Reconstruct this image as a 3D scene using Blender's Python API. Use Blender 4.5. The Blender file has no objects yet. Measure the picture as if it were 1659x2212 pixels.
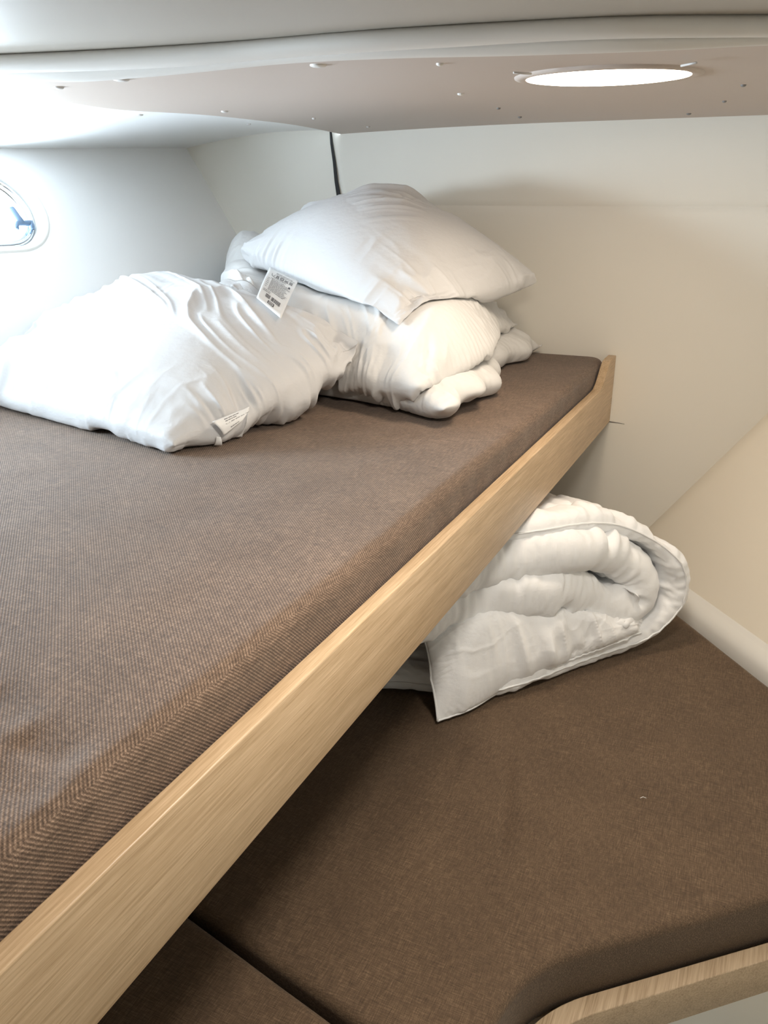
import bpy, bmesh, math, random, zlib, base64
import numpy as np
from mathutils import Vector, Matrix

S = bpy.context.scene
COL = S.collection
H = 1.55                       # eye height; every z below is measured from the eye and lifted by H

# ------------------------------------------------------------------ camera
FPX, CX, CY = 1790.0, 829.5, 1106.0
PITCH = math.atan(686 / 1790.0)
YAW = math.atan(904 / math.hypot(686, 1790))
cd = bpy.data.cameras.new('camera')
cam = bpy.data.objects.new('camera', cd)
COL.objects.link(cam)
cam.location = (0, 0, H)
cam.rotation_euler = (math.pi / 2 - PITCH, 0, YAW)
cd.sensor_fit = 'VERTICAL'
cd.sensor_height = 36.0
cd.lens = FPX * 36.0 / 2212.0
cd.clip_start = 0.02
S.camera = cam

# ------------------------------------------------------------------ world and exposure
w = bpy.data.worlds.new('overcast_daylight')
S.world = w
w.use_nodes = True
bg = w.node_tree.nodes['Background']
bg.inputs[0].default_value = (0.80, 0.90, 1.0, 1)
bg.inputs[1].default_value = 6.0
S.view_settings.view_transform = 'Standard'
S.view_settings.look = 'None'
S.view_settings.gamma = 1.0
S.view_settings.use_curve_mapping = False
S.view_settings.exposure = -0.14
S.cycles.max_bounces = 10
S.cycles.diffuse_bounces = 6
S.cycles.sample_clamp_indirect = 6.0

LAMP_POWER = 3.0        # oval dome light over the bunk
CABIN_POWER = 9.5       # the same kind of light behind the eye
DAY_POWER = 29.0        # daylight at the portlights
DAY_COLOR = (0.72, 0.87, 1.0)
LAMP_COLOR = (1.0, 0.84, 0.66)
CABIN_COLOR = (1.0, 0.93, 0.84)


def area(name, loc, target, sx, sy, power, color, shape='RECTANGLE', spread=math.pi):
    l = bpy.data.lights.new(name, 'AREA')
    l.shape = shape
    l.size = sx
    l.size_y = sy
    l.energy = power
    l.color = color
    l.spread = spread
    o = bpy.data.objects.new(name, l)
    COL.objects.link(o)
    o.location = (loc[0], loc[1], loc[2] + H)
    d = Vector(target) - Vector(loc)
    o.rotation_euler = d.to_track_quat('-Z', 'Y').to_euler()
    return o


# ------------------------------------------------------------------ helpers
F = np.array([-math.sin(YAW) * math.cos(PITCH), math.cos(YAW) * math.cos(PITCH), -math.sin(PITCH)])
R = np.array([math.cos(YAW), math.sin(YAW), 0.0])
U = np.cross(R, F)


def ray(x, y):
    return F + R * (x - CX) / FPX - U * (y - CY) / FPX


def at(x, y, X=None, Y=None, Z=None):
    d = ray(x, y)
    if Z is not None:
        return d * Z / d[2]
    if Y is not None:
        return d * Y / d[1]
    return d * X / d[0]


def mesh_obj(name, verts, faces, mat=None, parent=None, smooth=True):
    me = bpy.data.meshes.new(name)
    me.from_pydata([(float(v[0]), float(v[1]), float(v[2])) for v in verts], [], [tuple(int(i) for i in f) for f in faces])
    me.update()
    if smooth:
        me.polygons.foreach_set('use_smooth', [True] * len(me.polygons))
    o = bpy.data.objects.new(name, me)
    COL.objects.link(o)
    if mat:
        me.materials.append(mat)
    if parent:
        o.parent = parent
        o.matrix_parent_inverse = Matrix.Translation(parent.location).inverted()
    return o


def wz(a):
    a = np.array(a, float)
    a[..., 2] += H
    return a


def empty(name, loc):
    o = bpy.data.objects.new(name, None)
    o.empty_display_size = 0.05
    o.location = (loc[0], loc[1], loc[2] + H)
    COL.objects.link(o)
    return o


def tag(o, label, cat, group=None):
    o['label'] = label
    o['category'] = cat
    if group:
        o['group'] = group
    return o


def struct(o):
    o['kind'] = 'structure'
    return o


def grid_faces(nr, nc, wrap=False):
    f = []
    for i in range(nr - 1):
        for j in range(nc if wrap else nc - 1):
            k = (j + 1) % nc
            f.append((i * nc + j, i * nc + k, (i + 1) * nc + k, (i + 1) * nc + j))
    return f


def surf(name, fn, nu, nv, mat, parent=None, us=(0, 1), vs=(0, 1), solid=0.0):
    vs_ = []
    for i in range(nu):
        for j in range(nv):
            vs_.append(fn(us[0] + (us[1] - us[0]) * i / (nu - 1), vs[0] + (vs[1] - vs[0]) * j / (nv - 1)))
    o = mesh_obj(name, wz(vs_), grid_faces(nu, nv), mat, parent)
    if solid:
        m = o.modifiers.new('solid', 'SOLIDIFY')
        m.thickness = solid
        m.offset = 0
    return o


def tube(name, pts, rad, mat, parent=None, n=14, squash=None, caps=True):
    """sweep of a round section along a 3-D polyline; rad may be a list; squash = (side, up) factors"""
    pts = np.array(pts, float)
    m = len(pts)
    rad = np.ones(m) * rad
    sx, sz = squash or (1, 1)
    vs_ = []
    for i in range(m):
        t = pts[min(i + 1, m - 1)] - pts[max(i - 1, 0)]
        t /= np.linalg.norm(t)
        up = np.array([0, 0, 1.0]) if abs(t[2]) < 0.95 else np.array([1.0, 0, 0])
        a = np.cross(t, up)
        a /= np.linalg.norm(a)
        b = np.cross(a, t)
        for k in range(n):
            th = 2 * math.pi * k / n
            vs_.append(pts[i] + a * math.cos(th) * rad[i] * sx + b * math.sin(th) * rad[i] * sz)
    f = grid_faces(m, n, True)
    if caps:
        f.append(tuple(range(n))[::-1])
        f.append(tuple((m - 1) * n + k for k in range(n)))
    return mesh_obj(name, wz(vs_), f, mat, parent)


def prism(name, poly, axis_vec, mat, parent=None, bevel=0.0, segs=3):
    """closed polygon (3-D, planar) pushed along axis_vec"""
    poly = [np.array(p, float) for p in poly]
    n = len(poly)
    vs_ = [p for p in poly] + [p + np.array(axis_vec, float) for p in poly]
    bm = bmesh.new()
    bv = [bm.verts.new(Vector(wz(v))) for v in vs_]
    bm.faces.new(bv[:n])
    bm.faces.new(bv[n:][::-1])
    for i in range(n):
        j = (i + 1) % n
        bm.faces.new((bv[i], bv[n + i], bv[n + j], bv[j]))
    bmesh.ops.recalc_face_normals(bm, faces=bm.faces)
    if bevel:
        bmesh.ops.bevel(bm, geom=list(bm.edges), offset=bevel, segments=segs, affect='EDGES', profile=0.5)
    me = bpy.data.meshes.new(name)
    bm.to_mesh(me)
    bm.free()
    me.polygons.foreach_set('use_smooth', [True] * len(me.polygons))
    try:
        me.set_sharp_from_angle(angle=math.radians(50))
    except Exception:
        pass
    o = bpy.data.objects.new(name, me)
    COL.objects.link(o)
    me.materials.append(mat)
    if parent:
        o.parent = parent
        o.matrix_parent_inverse = Matrix.Translation(parent.location).inverted()
    return o


def vnoise(x, y, z=0.0, seed=0):
    from mathutils import noise
    return noise.noise(Vector((x + seed * 13.7, y - seed * 7.1, z + seed * 3.3)))


# ------------------------------------------------------------------ materials
def mat_new(name):
    m = bpy.data.materials.new(name)
    m.use_nodes = True
    nt = m.node_tree
    return m, nt, nt.nodes['Principled BSDF']


def N(nt, t, **kw):
    n = nt.nodes.new(t)
    for k, v in kw.items():
        setattr(n, k, v)
    return n


def noise_node(nt, vec, scale, detail=3, rough=0.5, stretch=None, rot=None):
    mp = N(nt, 'ShaderNodeMapping')
    nt.links.new(vec, mp.inputs[0])
    if stretch:
        mp.inputs['Scale'].default_value = stretch
    if rot:
        mp.inputs['Rotation'].default_value = rot
    n = N(nt, 'ShaderNodeTexNoise')
    nt.links.new(mp.outputs[0], n.inputs['Vector'])
    n.inputs['Scale'].default_value = scale
    n.inputs['Detail'].default_value = detail
    n.inputs['Roughness'].default_value = rough
    return n.outputs['Fac']


def math_node(nt, op, a, b=None):
    m = N(nt, 'ShaderNodeMath', operation=op)
    for i, v in enumerate((a, b)):
        if v is None:
            continue
        if hasattr(v, 'is_linked') or hasattr(v, 'links'):
            nt.links.new(v, m.inputs[i])
        else:
            m.inputs[i].default_value = v
    return m.outputs[0]


def ramp(nt, fac, stops):
    r = N(nt, 'ShaderNodeValToRGB')
    nt.links.new(fac, r.inputs[0])
    e = r.color_ramp.elements
    e[0].position, e[0].color = stops[0][0], (*stops[0][1], 1)
    e[1].position, e[1].color = stops[-1][0], (*stops[-1][1], 1)
    for p, c in stops[1:-1]:
        k = e.new(p)
        k.color = (*c, 1)
    return r.outputs[0]


def bump(nt, bsdf, h, strength=0.3, dist=0.001):
    b = N(nt, 'ShaderNodeBump')
    b.inputs['Strength'].default_value = strength
    b.inputs['Distance'].default_value = dist
    nt.links.new(h, b.inputs['Height'])
    nt.links.new(b.outputs[0], bsdf.inputs['Normal'])


def plain(name, col, rough=0.5, metallic=0.0, bumps=None, mottle=0.0):
    m, nt, b = mat_new(name)
    b.inputs['Base Color'].default_value = (*col, 1)
    b.inputs['Roughness'].default_value = rough
    b.inputs['Metallic'].default_value = metallic
    tc = N(nt, 'ShaderNodeTexCoord')
    if mottle:
        n = noise_node(nt, tc.outputs['Object'], 5, 4)
        c = ramp(nt, n, [(0.3, tuple(v * (1 - mottle) for v in col)), (0.7, col)])
        nt.links.new(c, b.inputs['Base Color'])
    if bumps:
        h = noise_node(nt, tc.outputs['Object'], bumps[0], 3)
        bump(nt, b, h, bumps[1], bumps[2])
    return m


def fabric(name, dark, mid, light, ribs, rot=0.0):
    m, nt, b = mat_new(name)
    tc = N(nt, 'ShaderNodeTexCoord')
    v = tc.outputs['Object']
    a1 = noise_node(nt, v, 1.0, 2, 0.6, (60, 900, 500), (0, 0, rot))
    a2 = noise_node(nt, v, 1.0, 2, 0.6, (900, 60, 500), (0, 0, rot))
    cloud = noise_node(nt, v, 9.0, 3, 0.5)
    t = math_node(nt, 'ADD', math_node(nt, 'MULTIPLY', a1, 0.5), math_node(nt, 'MULTIPLY', a2, 0.5))
    if ribs:
        sp = N(nt, 'ShaderNodeSeparateXYZ')
        nt.links.new(v, sp.inputs[0])
        ge = N(nt, 'ShaderNodeNewGeometry')
        sn_ = N(nt, 'ShaderNodeSeparateXYZ')
        nt.links.new(ge.outputs['True Normal'], sn_.inputs[0])
        side = math_node(nt, 'LESS_THAN', sn_.outputs[2], 0.75)
        top = math_node(nt, 'SUBTRACT', 1.0, side)
        ph = math_node(nt, 'ADD', sp.outputs[1], math_node(nt, 'ADD', math_node(nt, 'MULTIPLY', sp.outputs[0], top), math_node(nt, 'MULTIPLY', sp.outputs[2], side)))
        ph = math_node(nt, 'MULTIPLY', ph, 2 * math.pi / 0.0046)
        sn = math_node(nt, 'ADD', math_node(nt, 'MULTIPLY', math_node(nt, 'SINE', ph), 0.5), 0.5)
        dots = noise_node(nt, v, 520.0, 1, 0.5)
        rib = math_node(nt, 'MULTIPLY', sn, math_node(nt, 'ADD', dots, 0.3))
        t2 = math_node(nt, 'ADD', math_node(nt, 'MULTIPLY', t, 0.72), math_node(nt, 'MULTIPLY', rib, 0.21))
        hgt = rib
    else:
        t2 = math_node(nt, 'ADD', math_node(nt, 'MULTIPLY', t, 0.85), 0.06)
        hgt = t
    t2 = math_node(nt, 'ADD', t2, math_node(nt, 'MULTIPLY', math_node(nt, 'SUBTRACT', cloud, 0.5), 0.10))
    c = ramp(nt, t2, [(0.30, dark), (0.47, mid), (0.68, light)])
    nt.links.new(c, b.inputs['Base Color'])
    b.inputs['Roughness'].default_value = 0.85
    b.inputs['Sheen Weight'].default_value = 0.10
    b.inputs['Sheen Roughness'].default_value = 0.5
    bump(nt, b, hgt, 0.45, 0.0008)
    return m


def wood(name, base, dark, light, axis='Y'):
    m, nt, b = mat_new(name)
    tc = N(nt, 'ShaderNodeTexCoord')
    v = tc.outputs['Object']
    st = {'Y': (420, 14, 420), 'L': (420, 14, 420)}[axis]
    rot = (0, 0, 0) if axis == 'Y' else (0, 0, math.radians(47))
    pores = noise_node(nt, v, 1.0, 3, 0.6, st, rot)
    st2 = (70, 3, 70)
    bands = noise_node(nt, v, 1.0, 3, 0.55, st2, rot)
    t = math_node(nt, 'ADD', math_node(nt, 'MULTIPLY', pores, 0.7), math_node(nt, 'MULTIPLY', bands, 0.3))
    c = ramp(nt, t, [(0.33, dark), (0.50, base), (0.66, light)])
    nt.links.new(c, b.inputs['Base Color'])
    b.inputs['Roughness'].default_value = 0.42
    bump(nt, b, pores, 0.30, 0.0008)
    return m


def linen(name, col, trans=0.0):
    m, nt, b = mat_new(name)
    b.inputs['Base Color'].default_value = (*col, 1)
    b.inputs['Roughness'].default_value = 0.62
    b.inputs['Sheen Weight'].default_value = 0.08
    b.inputs['Subsurface Weight'].default_value = 0.12
    b.inputs['Subsurface Radius'].default_value = (0.02, 0.02, 0.02)
    b.inputs['Subsurface Scale'].default_value = 1.0
    tc = N(nt, 'ShaderNodeTexCoord')
    v = tc.outputs['Object']
    n1 = noise_node(nt, v, 38.0, 4, 0.55, (1, 1, 1.6))
    n2 = noise_node(nt, v, 900.0, 1, 0.5)
    h = math_node(nt, 'ADD', n1, math_node(nt, 'MULTIPLY', n2, 0.03))
    bump(nt, b, h, 0.35, 0.004)
    return m


M = {}
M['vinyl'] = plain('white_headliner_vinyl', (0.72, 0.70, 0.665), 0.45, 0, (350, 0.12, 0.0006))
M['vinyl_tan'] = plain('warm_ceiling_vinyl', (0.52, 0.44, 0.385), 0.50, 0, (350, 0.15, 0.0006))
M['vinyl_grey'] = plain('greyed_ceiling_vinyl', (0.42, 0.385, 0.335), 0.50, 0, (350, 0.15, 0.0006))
M['liner'] = plain('white_hull_liner', (0.84, 0.84, 0.83), 0.35, 0, (60, 0.05, 0.001))
M['wall'] = plain('white_cabin_panel', (0.82, 0.785, 0.705), 0.50, 0, (420, 0.10, 0.0005))
M['panel'] = plain('cream_padded_panel', (0.92, 0.855, 0.73), 0.50, 0, (420, 0.12, 0.0005))
M['gel'] = plain('white_gelcoat', (0.82, 0.81, 0.77), 0.25)
M['dark'] = plain('dark_gap', (0.03, 0.03, 0.03), 0.8)
M['grey'] = plain('grey_gelcoat_floor', (0.52, 0.54, 0.52), 0.4, 0, (200, 0.1, 0.0005))
M['chrome'] = plain('polished_steel', (0.62, 0.66, 0.70), 0.12, 1.0)
M['latch'] = plain('blue_grey_plastic', (0.13, 0.20, 0.30), 0.35)
M['cap'] = plain('greyed_screw_cap', (0.60, 0.57, 0.54), 0.4)
M['capd'] = plain('dark_screw_head', (0.22, 0.21, 0.20), 0.4)
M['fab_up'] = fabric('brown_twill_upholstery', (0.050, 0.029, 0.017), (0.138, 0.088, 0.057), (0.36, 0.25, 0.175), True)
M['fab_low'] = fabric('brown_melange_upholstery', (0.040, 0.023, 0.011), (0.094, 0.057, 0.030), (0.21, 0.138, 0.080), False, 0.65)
M['oak'] = wood('pale_oak_veneer', (0.53, 0.375, 0.225), (0.41, 0.28, 0.155), (0.64, 0.47, 0.30))
M['oak_low'] = wood('pale_oak_lower_rail', (0.50, 0.37, 0.24), (0.36, 0.255, 0.155), (0.60, 0.46, 0.31), 'L')
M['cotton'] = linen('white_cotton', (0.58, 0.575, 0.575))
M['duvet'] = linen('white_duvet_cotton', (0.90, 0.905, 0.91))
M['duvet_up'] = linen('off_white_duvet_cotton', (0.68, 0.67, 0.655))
M['tag'] = plain('white_satin_tag', (0.80, 0.80, 0.79), 0.4)
M['ink'] = plain('grey_print', (0.16, 0.16, 0.17), 0.6)
M['inkd'] = plain('dark_print', (0.035, 0.035, 0.045), 0.6)

m, nt, b = mat_new('window_glass')
tr = N(nt, 'ShaderNodeBsdfTransparent')
gl = N(nt, 'ShaderNodeBsdfGlossy')
gl.inputs['Roughness'].default_value = 0.03
mx = N(nt, 'ShaderNodeMixShader')
mx.inputs[0].default_value = 0.06
nt.links.new(tr.outputs[0], mx.inputs[1])
nt.links.new(gl.outputs[0], mx.inputs[2])
nt.links.new(mx.outputs[0], nt.nodes['Material Output'].inputs[0])
M['glass'] = m

m, nt, b = mat_new('lit_lamp_lens')
b.inputs['Base Color'].default_value = (0.9, 0.88, 0.84, 1)
b.inputs['Emission Color'].default_value = (1.0, 0.86, 0.70, 1)
b.inputs['Emission Strength'].default_value = 14.0
M['lens'] = m

# ================================================================== SETTING
ZC = 0.19                                  # ceiling above the eye
YR = 2.40                                  # rear wall


def smooth_interp(xs, ys):
    xs = np.array(xs, float)
    ys = np.array(ys, float)
    o = np.argsort(xs)
    xs, ys = xs[o], ys[o]
    t = np.gradient(ys, xs)

    def f(x):
        x = min(max(x, xs[0]), xs[-1])
        i = min(max(int(np.searchsorted(xs, x)) - 1, 0), len(xs) - 2)
        h = xs[i + 1] - xs[i]
        u = (x - xs[i]) / h
        return ((2 * u**3 - 3 * u**2 + 1) * ys[i] + (u**3 - 2 * u**2 + u) * h * t[i]
                + (-2 * u**3 + 3 * u**2) * ys[i + 1] + (u**3 - u**2) * h * t[i + 1])
    return f


# seam between the warm ceiling vinyl and the white hull liner
seam_pts = [at(x, y, Z=z) for x, y, z in ((0, 203, .178), (70, 209, .178), (150, 222, .178), (270, 238, .178), (400, 246, .178))]
seam_pts = [p for p in seam_pts] + [at(740, 281, Y=YR)]
sy = [-1.2, 0.3] + [p[1] for p in seam_pts]
sx_ = [-1.62, -1.60] + [p[0] for p in seam_pts]
sz = [0.178, 0.178] + [p[2] for p in seam_pts]
seam_x = smooth_interp(sy, sx_)
seam_z = smooth_interp(sy, sz)
# top edge of the hull side wall
HP = np.array([-1.85, 2.4, 0.142])
HQ = at(0, 325, X=-1.95)
hull_x = smooth_interp([-1.2, 0.4, HQ[1], 2.4, 2.6], [-2.40, -2.16, HQ[0], HP[0], -1.82])
hull_z = smooth_interp([-1.2, 0.4, HQ[1], 2.4, 2.6], [0.07, 0.09, HQ[2], HP[2], 0.145])


def bead_line(pix, z, dy=0.0):
    pix = [(x, y + dy) for x, y in pix]
    p = np.array([at(x, y, Z=z) for x, y in pix])
    return smooth_interp([-2.2] + list(p[:, 0]) + [1.4], [p[0, 1] - 0.02] + list(p[:, 1]) + [p[-1, 1] + 0.05])


def line_px(pts):
    xs = [-900] + [p[0] for p in pts] + [2500]
    ys = [pts[0][1] + 20] + [p[1] for p in pts] + [pts[-1][1] + 6]
    return smooth_interp(xs, ys)


near_l = line_px([(0, 112), (260, 100), (500, 85), (830, 58), (1060, 44), (1360, 30), (1659, 28)])
far_l = line_px([(0, 158), (200, 153), (400, 143), (600, 126), (830, 110), (1000, 100), (1250, 86), (1659, 80)])
lip_l = line_px([(0, 173), (170, 177), (300, 168), (450, 154), (600, 139), (830, 127), (1100, 121), (1400, 111), (1659, 98)])
RB = 0.019
roll = []
for px in range(-700, 2301, 25):
    pn = at(px, near_l(px), Z=ZC + 0.010)
    pf = at(px, far_l(px), Y=pn[1] + RB * 1.2)
    pl_ = at(px, lip_l(px), Y=pn[1] + RB * 2.9)
    roll.append((pn, pf, pl_))
near_y = smooth_interp([r_[0][0] for r_ in roll], [r_[0][1] for r_ in roll])


def ceil_h(x, Y):
    x0 = seam_x(Y)
    u = (x - x0) / (1.45 - x0)
    z = ZC + (seam_z(Y) - ZC) * max(0, 1 - u * 4) ** 2
    z += -0.012 * max(0, (Y - 2.0) / 0.4) ** 2
    return z + 0.0025 * vnoise(x * 3, Y * 4, 0, 1) * min(1, max(0, (2.35 - Y) * 3))


def ceil_fn(u, v):
    y0 = near_y(-1.55 + 3.0 * u) + RB * 2.4
    Y = y0 + (2.42 - y0) * v
    x0 = seam_x(Y)
    x = x0 + (1.45 - x0) * u
    return (x, Y, ceil_h(x, Y))


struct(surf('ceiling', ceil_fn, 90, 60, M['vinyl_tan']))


def near_fn(u, v):
    x = -2.2 + 3.6 * u
    y1 = near_y(x) + 0.02
    Y = -1.25 + (y1 + 1.25) * v
    return (x, Y, ZC + 0.010 + 0.003 * vnoise(x * 1.5, Y * 1.5, 0, 5) * min(1, (y1 - Y) * 4))


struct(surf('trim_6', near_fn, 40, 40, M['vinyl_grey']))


def liner_fn(u, v):
    Y = -1.25 + (2.42 + 1.25) * v
    a = np.array([seam_x(Y), Y, seam_z(Y) + 0.001])
    b_ = np.array([hull_x(Y), Y, hull_z(Y)])
    p = a + (b_ - a) * u
    p[2] += 0.035 * math.sin(math.pi * u) * (0.4 + 0.6 * min(1, max(0, (2.5 - Y))))
    return p


struct(surf('trim_1', liner_fn, 24, 60, M['liner']))

# padded roll across the ceiling and the soft lip behind it
nt_ = 28
vr, vl = [], []
for pn, pf, pl_ in roll:
    zt = ZC + 0.012
    for k in range(nt_):
        th = 2 * math.pi * k / nt_
        c, s_ = math.cos(th), math.sin(th)
        h1, h2 = (zt - pf[2]) / 2, (zt - pl_[2]) / 2
        vr.append((pf[0], pn[1] + RB * 1.2 + RB * c, zt - h1 + h1 * math.copysign(abs(s_) ** 0.85, s_)))
        vl.append((pl_[0], pn[1] + RB * 2.9 + RB * 0.8 * c, zt - h2 + h2 * math.copysign(abs(s_) ** 0.85, s_)))
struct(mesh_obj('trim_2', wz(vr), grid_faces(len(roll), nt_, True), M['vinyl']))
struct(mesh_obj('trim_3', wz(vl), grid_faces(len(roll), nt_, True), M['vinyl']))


# ---- rear wall: padded right part (folds forward above the seam line), flat left part, dark joint between
def prow(px, py):
    return at(px, py, Y=YR)


gap_t, gap_b = at(716, 284, Y=YR), at(738, 440, Y=YR)
gdx = (gap_b[0] - gap_t[0]) / (gap_b[2] - gap_t[2])


def rear_edge_x(z):
    return gap_b[0] + (z - gap_b[2]) * (gdx if z > gap_b[2] else 0.3 * gdx)


def rear_fn(u, v):
    z = -1.56 + (0.215 + 1.56) * v
    x0 = rear_edge_x(z)
    x = x0 + (0.60 - x0) * u
    y = YR
    zs = -0.030
    if z > zs:
        y -= 0.055 * (z - zs) * (0.8 if z - zs < .1 else 1.0)
    d = (x - x0) / 0.02
    if d < 1:
        y += 0.016 * (1 - math.sqrt(max(0, 1 - (1 - d) ** 2)))
    return (x, y, z)


# uneven u spacing so the rounded left edge of the padded part is smooth
us = [0, .0008, .0018, .003, .0045, .0065, .009, .012] + list(np.linspace(.02, 1, 40))
zs_ = sorted(set(list(np.linspace(0, 1, 40)) + [(1.56 - 0.030 + e) / 1.775 for e in (-.0015, 0, .0015)]))
vs_ = []
for u in us:
    for v in zs_:
        p = list(rear_fn(u, v))
        z = p[2]
        if abs(z + 0.030) < 0.0008:
            p[1] += 0.0012
        vs_.append(p)
o = mesh_obj('wall_rear', wz(vs_), grid_faces(len(us), len(zs_)), M['wall'])
struct(o)
# left part of the rear wall
pl = [(-2.1, YR + 0.004, 0.25), (-2.1, YR + 0.004, -1.56), (-1.15, YR + 0.004, -1.56), (-1.15, YR + 0.004, 0.25)]
o = prism('trim_4', pl, (0, 0.02, 0), M['wall'])
struct(o)
# dark joint strip, sunk between the two panels
gp = []
for (px, py, wd) in ((714, 284, 4.0), (716, 310, 5), (722, 350, 6), (726, 390, 7), (733, 432, 9), (742, 470, 10)):
    gp.append((prow(px - wd / 2, py), prow(px + wd / 2, py)))
vs_ = []
for a_, b_ in gp:
    for p in (a_, b_):
        vs_.append((p[0], YR + 0.0015, p[2]))
struct(mesh_obj('trim_5', wz(vs_), grid_faces(len(gp), 2), M['dark'], smooth=False)).modifiers.new('s', 'SOLIDIFY').thickness = 0.002

c_a, c_b = at(1316, 911, Y=YR - .001), at(1349, 916, Y=YR - .001)
struct(tube('trim_7', [c_a, (c_a + c_b) / 2 + np.array([0, 0, .0008]), c_b], [.0016, .0011, .0005], M['capd'], n=6))

# ---- hull side with the porthole (and one more porthole nearer the eye, left of the frame)
ha = np.array([HQ[0] - HP[0], HQ[1] - HP[1], 0.0])
ha /= np.linalg.norm(ha)                                 # along the hull towards the eye
hb = np.array([0.18, 0.0, -0.271])
hb /= np.linalg.norm(hb)                                 # down the flare
hn = np.cross(ha, hb)
hn /= np.linalg.norm(hn)
if hn[0] < 0:
    hn = -hn                                             # into the cabin


def hull_uv(px, py):
    d = ray(px, py)
    t = np.dot(HP, hn) / np.dot(d, hn)
    q = d * t - HP
    # solve in the (ha, hb) basis
    A = np.array([[ha @ ha, ha @ hb], [ha @ hb, hb @ hb]])
    return np.linalg.solve(A, np.array([q @ ha, q @ hb]))


def hull(u, v, n=0.0):
    return HP + ha * u + hb * v + hn * n


ur, vr = hull_uv(78, 462)                                # right end of the clear opening
ut, vt = hull_uv(0, 376)
ub, vb = hull_uv(0, 512)
PV = (vt + vb) / 2 - 0.004
PR = (vb - vt) / 2 + 0.012
W1 = (ur + PR + 0.10, PV, PR, 0.10)                      # centre u, v, radius, half straight
W2 = (W1[0] + 0.72, PV + 0.02, 0.13, 0.16)


def stadium(w, grow, n=20, off=0.0):
    cu, cv, r, h = w
    pts = []
    for k in range(n + 1):
        a = -math.pi / 2 + math.pi * k / n
        pts.append(hull(cu + h + (r + grow) * math.cos(a), cv + (r + grow) * math.sin(a), off))
    for k in range(n + 1):
        a = math.pi / 2 + math.pi * k / n
        pts.append(hull(cu - h + (r + grow) * math.cos(a), cv + (r + grow) * math.sin(a), off))
    return pts


bm = bmesh.new()


def loop_edges(pts):
    vv = [bm.verts.new(Vector(wz(p))) for p in pts]
    return [bm.edges.new((vv[i], vv[(i + 1) % len(vv)])) for i in range(len(vv))]


edges = loop_edges([hull(-0.25, -0.12), hull(-0.25, 2.0), hull(4.2, 2.0), hull(4.2, -0.12)])
for w_ in (W1, W2):
    edges += loop_edges(stadium(w_, 0.035))
bmesh.ops.triangle_fill(bm, edges=edges, use_beauty=True)
bmesh.ops.recalc_face_normals(bm, faces=bm.faces)
me = bpy.data.meshes.new('wall_left')
bm.to_mesh(me)
bm.free()
me.materials.append(M['liner'])
o = bpy.data.objects.new('wall_left', me)
COL.objects.link(o)
struct(o)


def lathe_stadium(name, w, rings, mat, parent):
    n = 20
    vs2 = []
    for g, off in rings:
        vs2 += stadium(w, g, n, off)
    return mesh_obj(name, wz(vs2), grid_faces(len(rings), 2 * n + 2, True), mat, parent)


for i, w_ in enumerate((W1, W2)):
    root = empty('window_%d' % (i + 1), hull(w_[0], w_[1]))
    struct(root)
    lathe_stadium('window_surround', w_, [(0.038, -0.001), (0.034, 0.004), (0.028, 0.004), (0.018, -0.004), (0.010, -0.022), (0.008, -0.075)], M['gel'], root)
    lathe_stadium('window_frame', w_, [(0.010, -0.030), (0.008, -0.022), (0.003, -0.019), (-0.003, -0.021), (-0.005, -0.028), (-0.007, -0.026), (-0.012, -0.030), (-0.013, -0.050), (0.010, -0.052)], M['chrome'], root)
    o = mesh_obj('pane', wz(stadium(w_, 0.004, 20, -0.042)), [tuple(range(42))], M['glass'], root, False)
    # latch on the opening frame: upright lever, cross bar and two feet
    lu, lv = hull_uv(44, 471)
    if i == 1:
        lu, lv = w_[0] - w_[3] - w_[2] + 0.03, w_[1] + 0.02
    s1 = 0.00118
    def L(dx, dy, n_=-0.012):
        return hull(lu - dx * s1, lv + dy * s1, n_)
    lt = tube('latch', [L(0, -31), L(0, -24), L(1, -10), L(3, 3), L(6, 8)], [0.0085, 0.0095, 0.0100, 0.0105, 0.008], M['latch'], root)
    tube('latch_bar', [L(-16, 20), L(-13, 13), L(-7, 7), L(4, 6), L(20, 7), L(27, 6)], [0.006, 0.0065, 0.0065, 0.007, 0.0075, 0.007], M['latch'], lt)
    tube('latch_foot', [L(27, 4), L(26, 12), L(23, 21)], [0.0075, 0.007, 0.0065], M['latch'], lt)

# daylight outside the two portlights
c1 = hull(W1[0], W1[1], -0.10)
c2 = hull(W2[0], W2[1], -0.10)
area('daylight_1', c1, c1 + hn, 0.42, 0.24, DAY_POWER * 0.55, DAY_COLOR)
area('daylight_2', c2, c2 + hn * 1.0 + np.array([0, .25, -.55]), 0.55, 0.26, DAY_POWER, DAY_COLOR, spread=2.0)

# ---- right-hand cream panel, flaring outwards
Q0 = np.array([-0.312, 2.40, -1.00])
Q1 = np.array([0.006, 2.40, -0.55])
fl = (Q1 - Q0) / (Q1[2] - Q0[2])                        # per metre of height
dr = np.array([0.654, -0.756, 0.0])


def panel(s, z, off=0.0):
    nrm = np.cross(dr, fl)
    nrm /= np.linalg.norm(nrm)
    if nrm[0] > 0:
        nrm = -nrm
    return Q0 + dr * s + fl * (z - Q0[2]) + nrm * off


struct(surf('wall_right', lambda u, v: panel(-0.03 + 2.3 * u, -1.56 + 1.80 * v, 0.0), 30, 30, M['panel'], solid=0.004))
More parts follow.
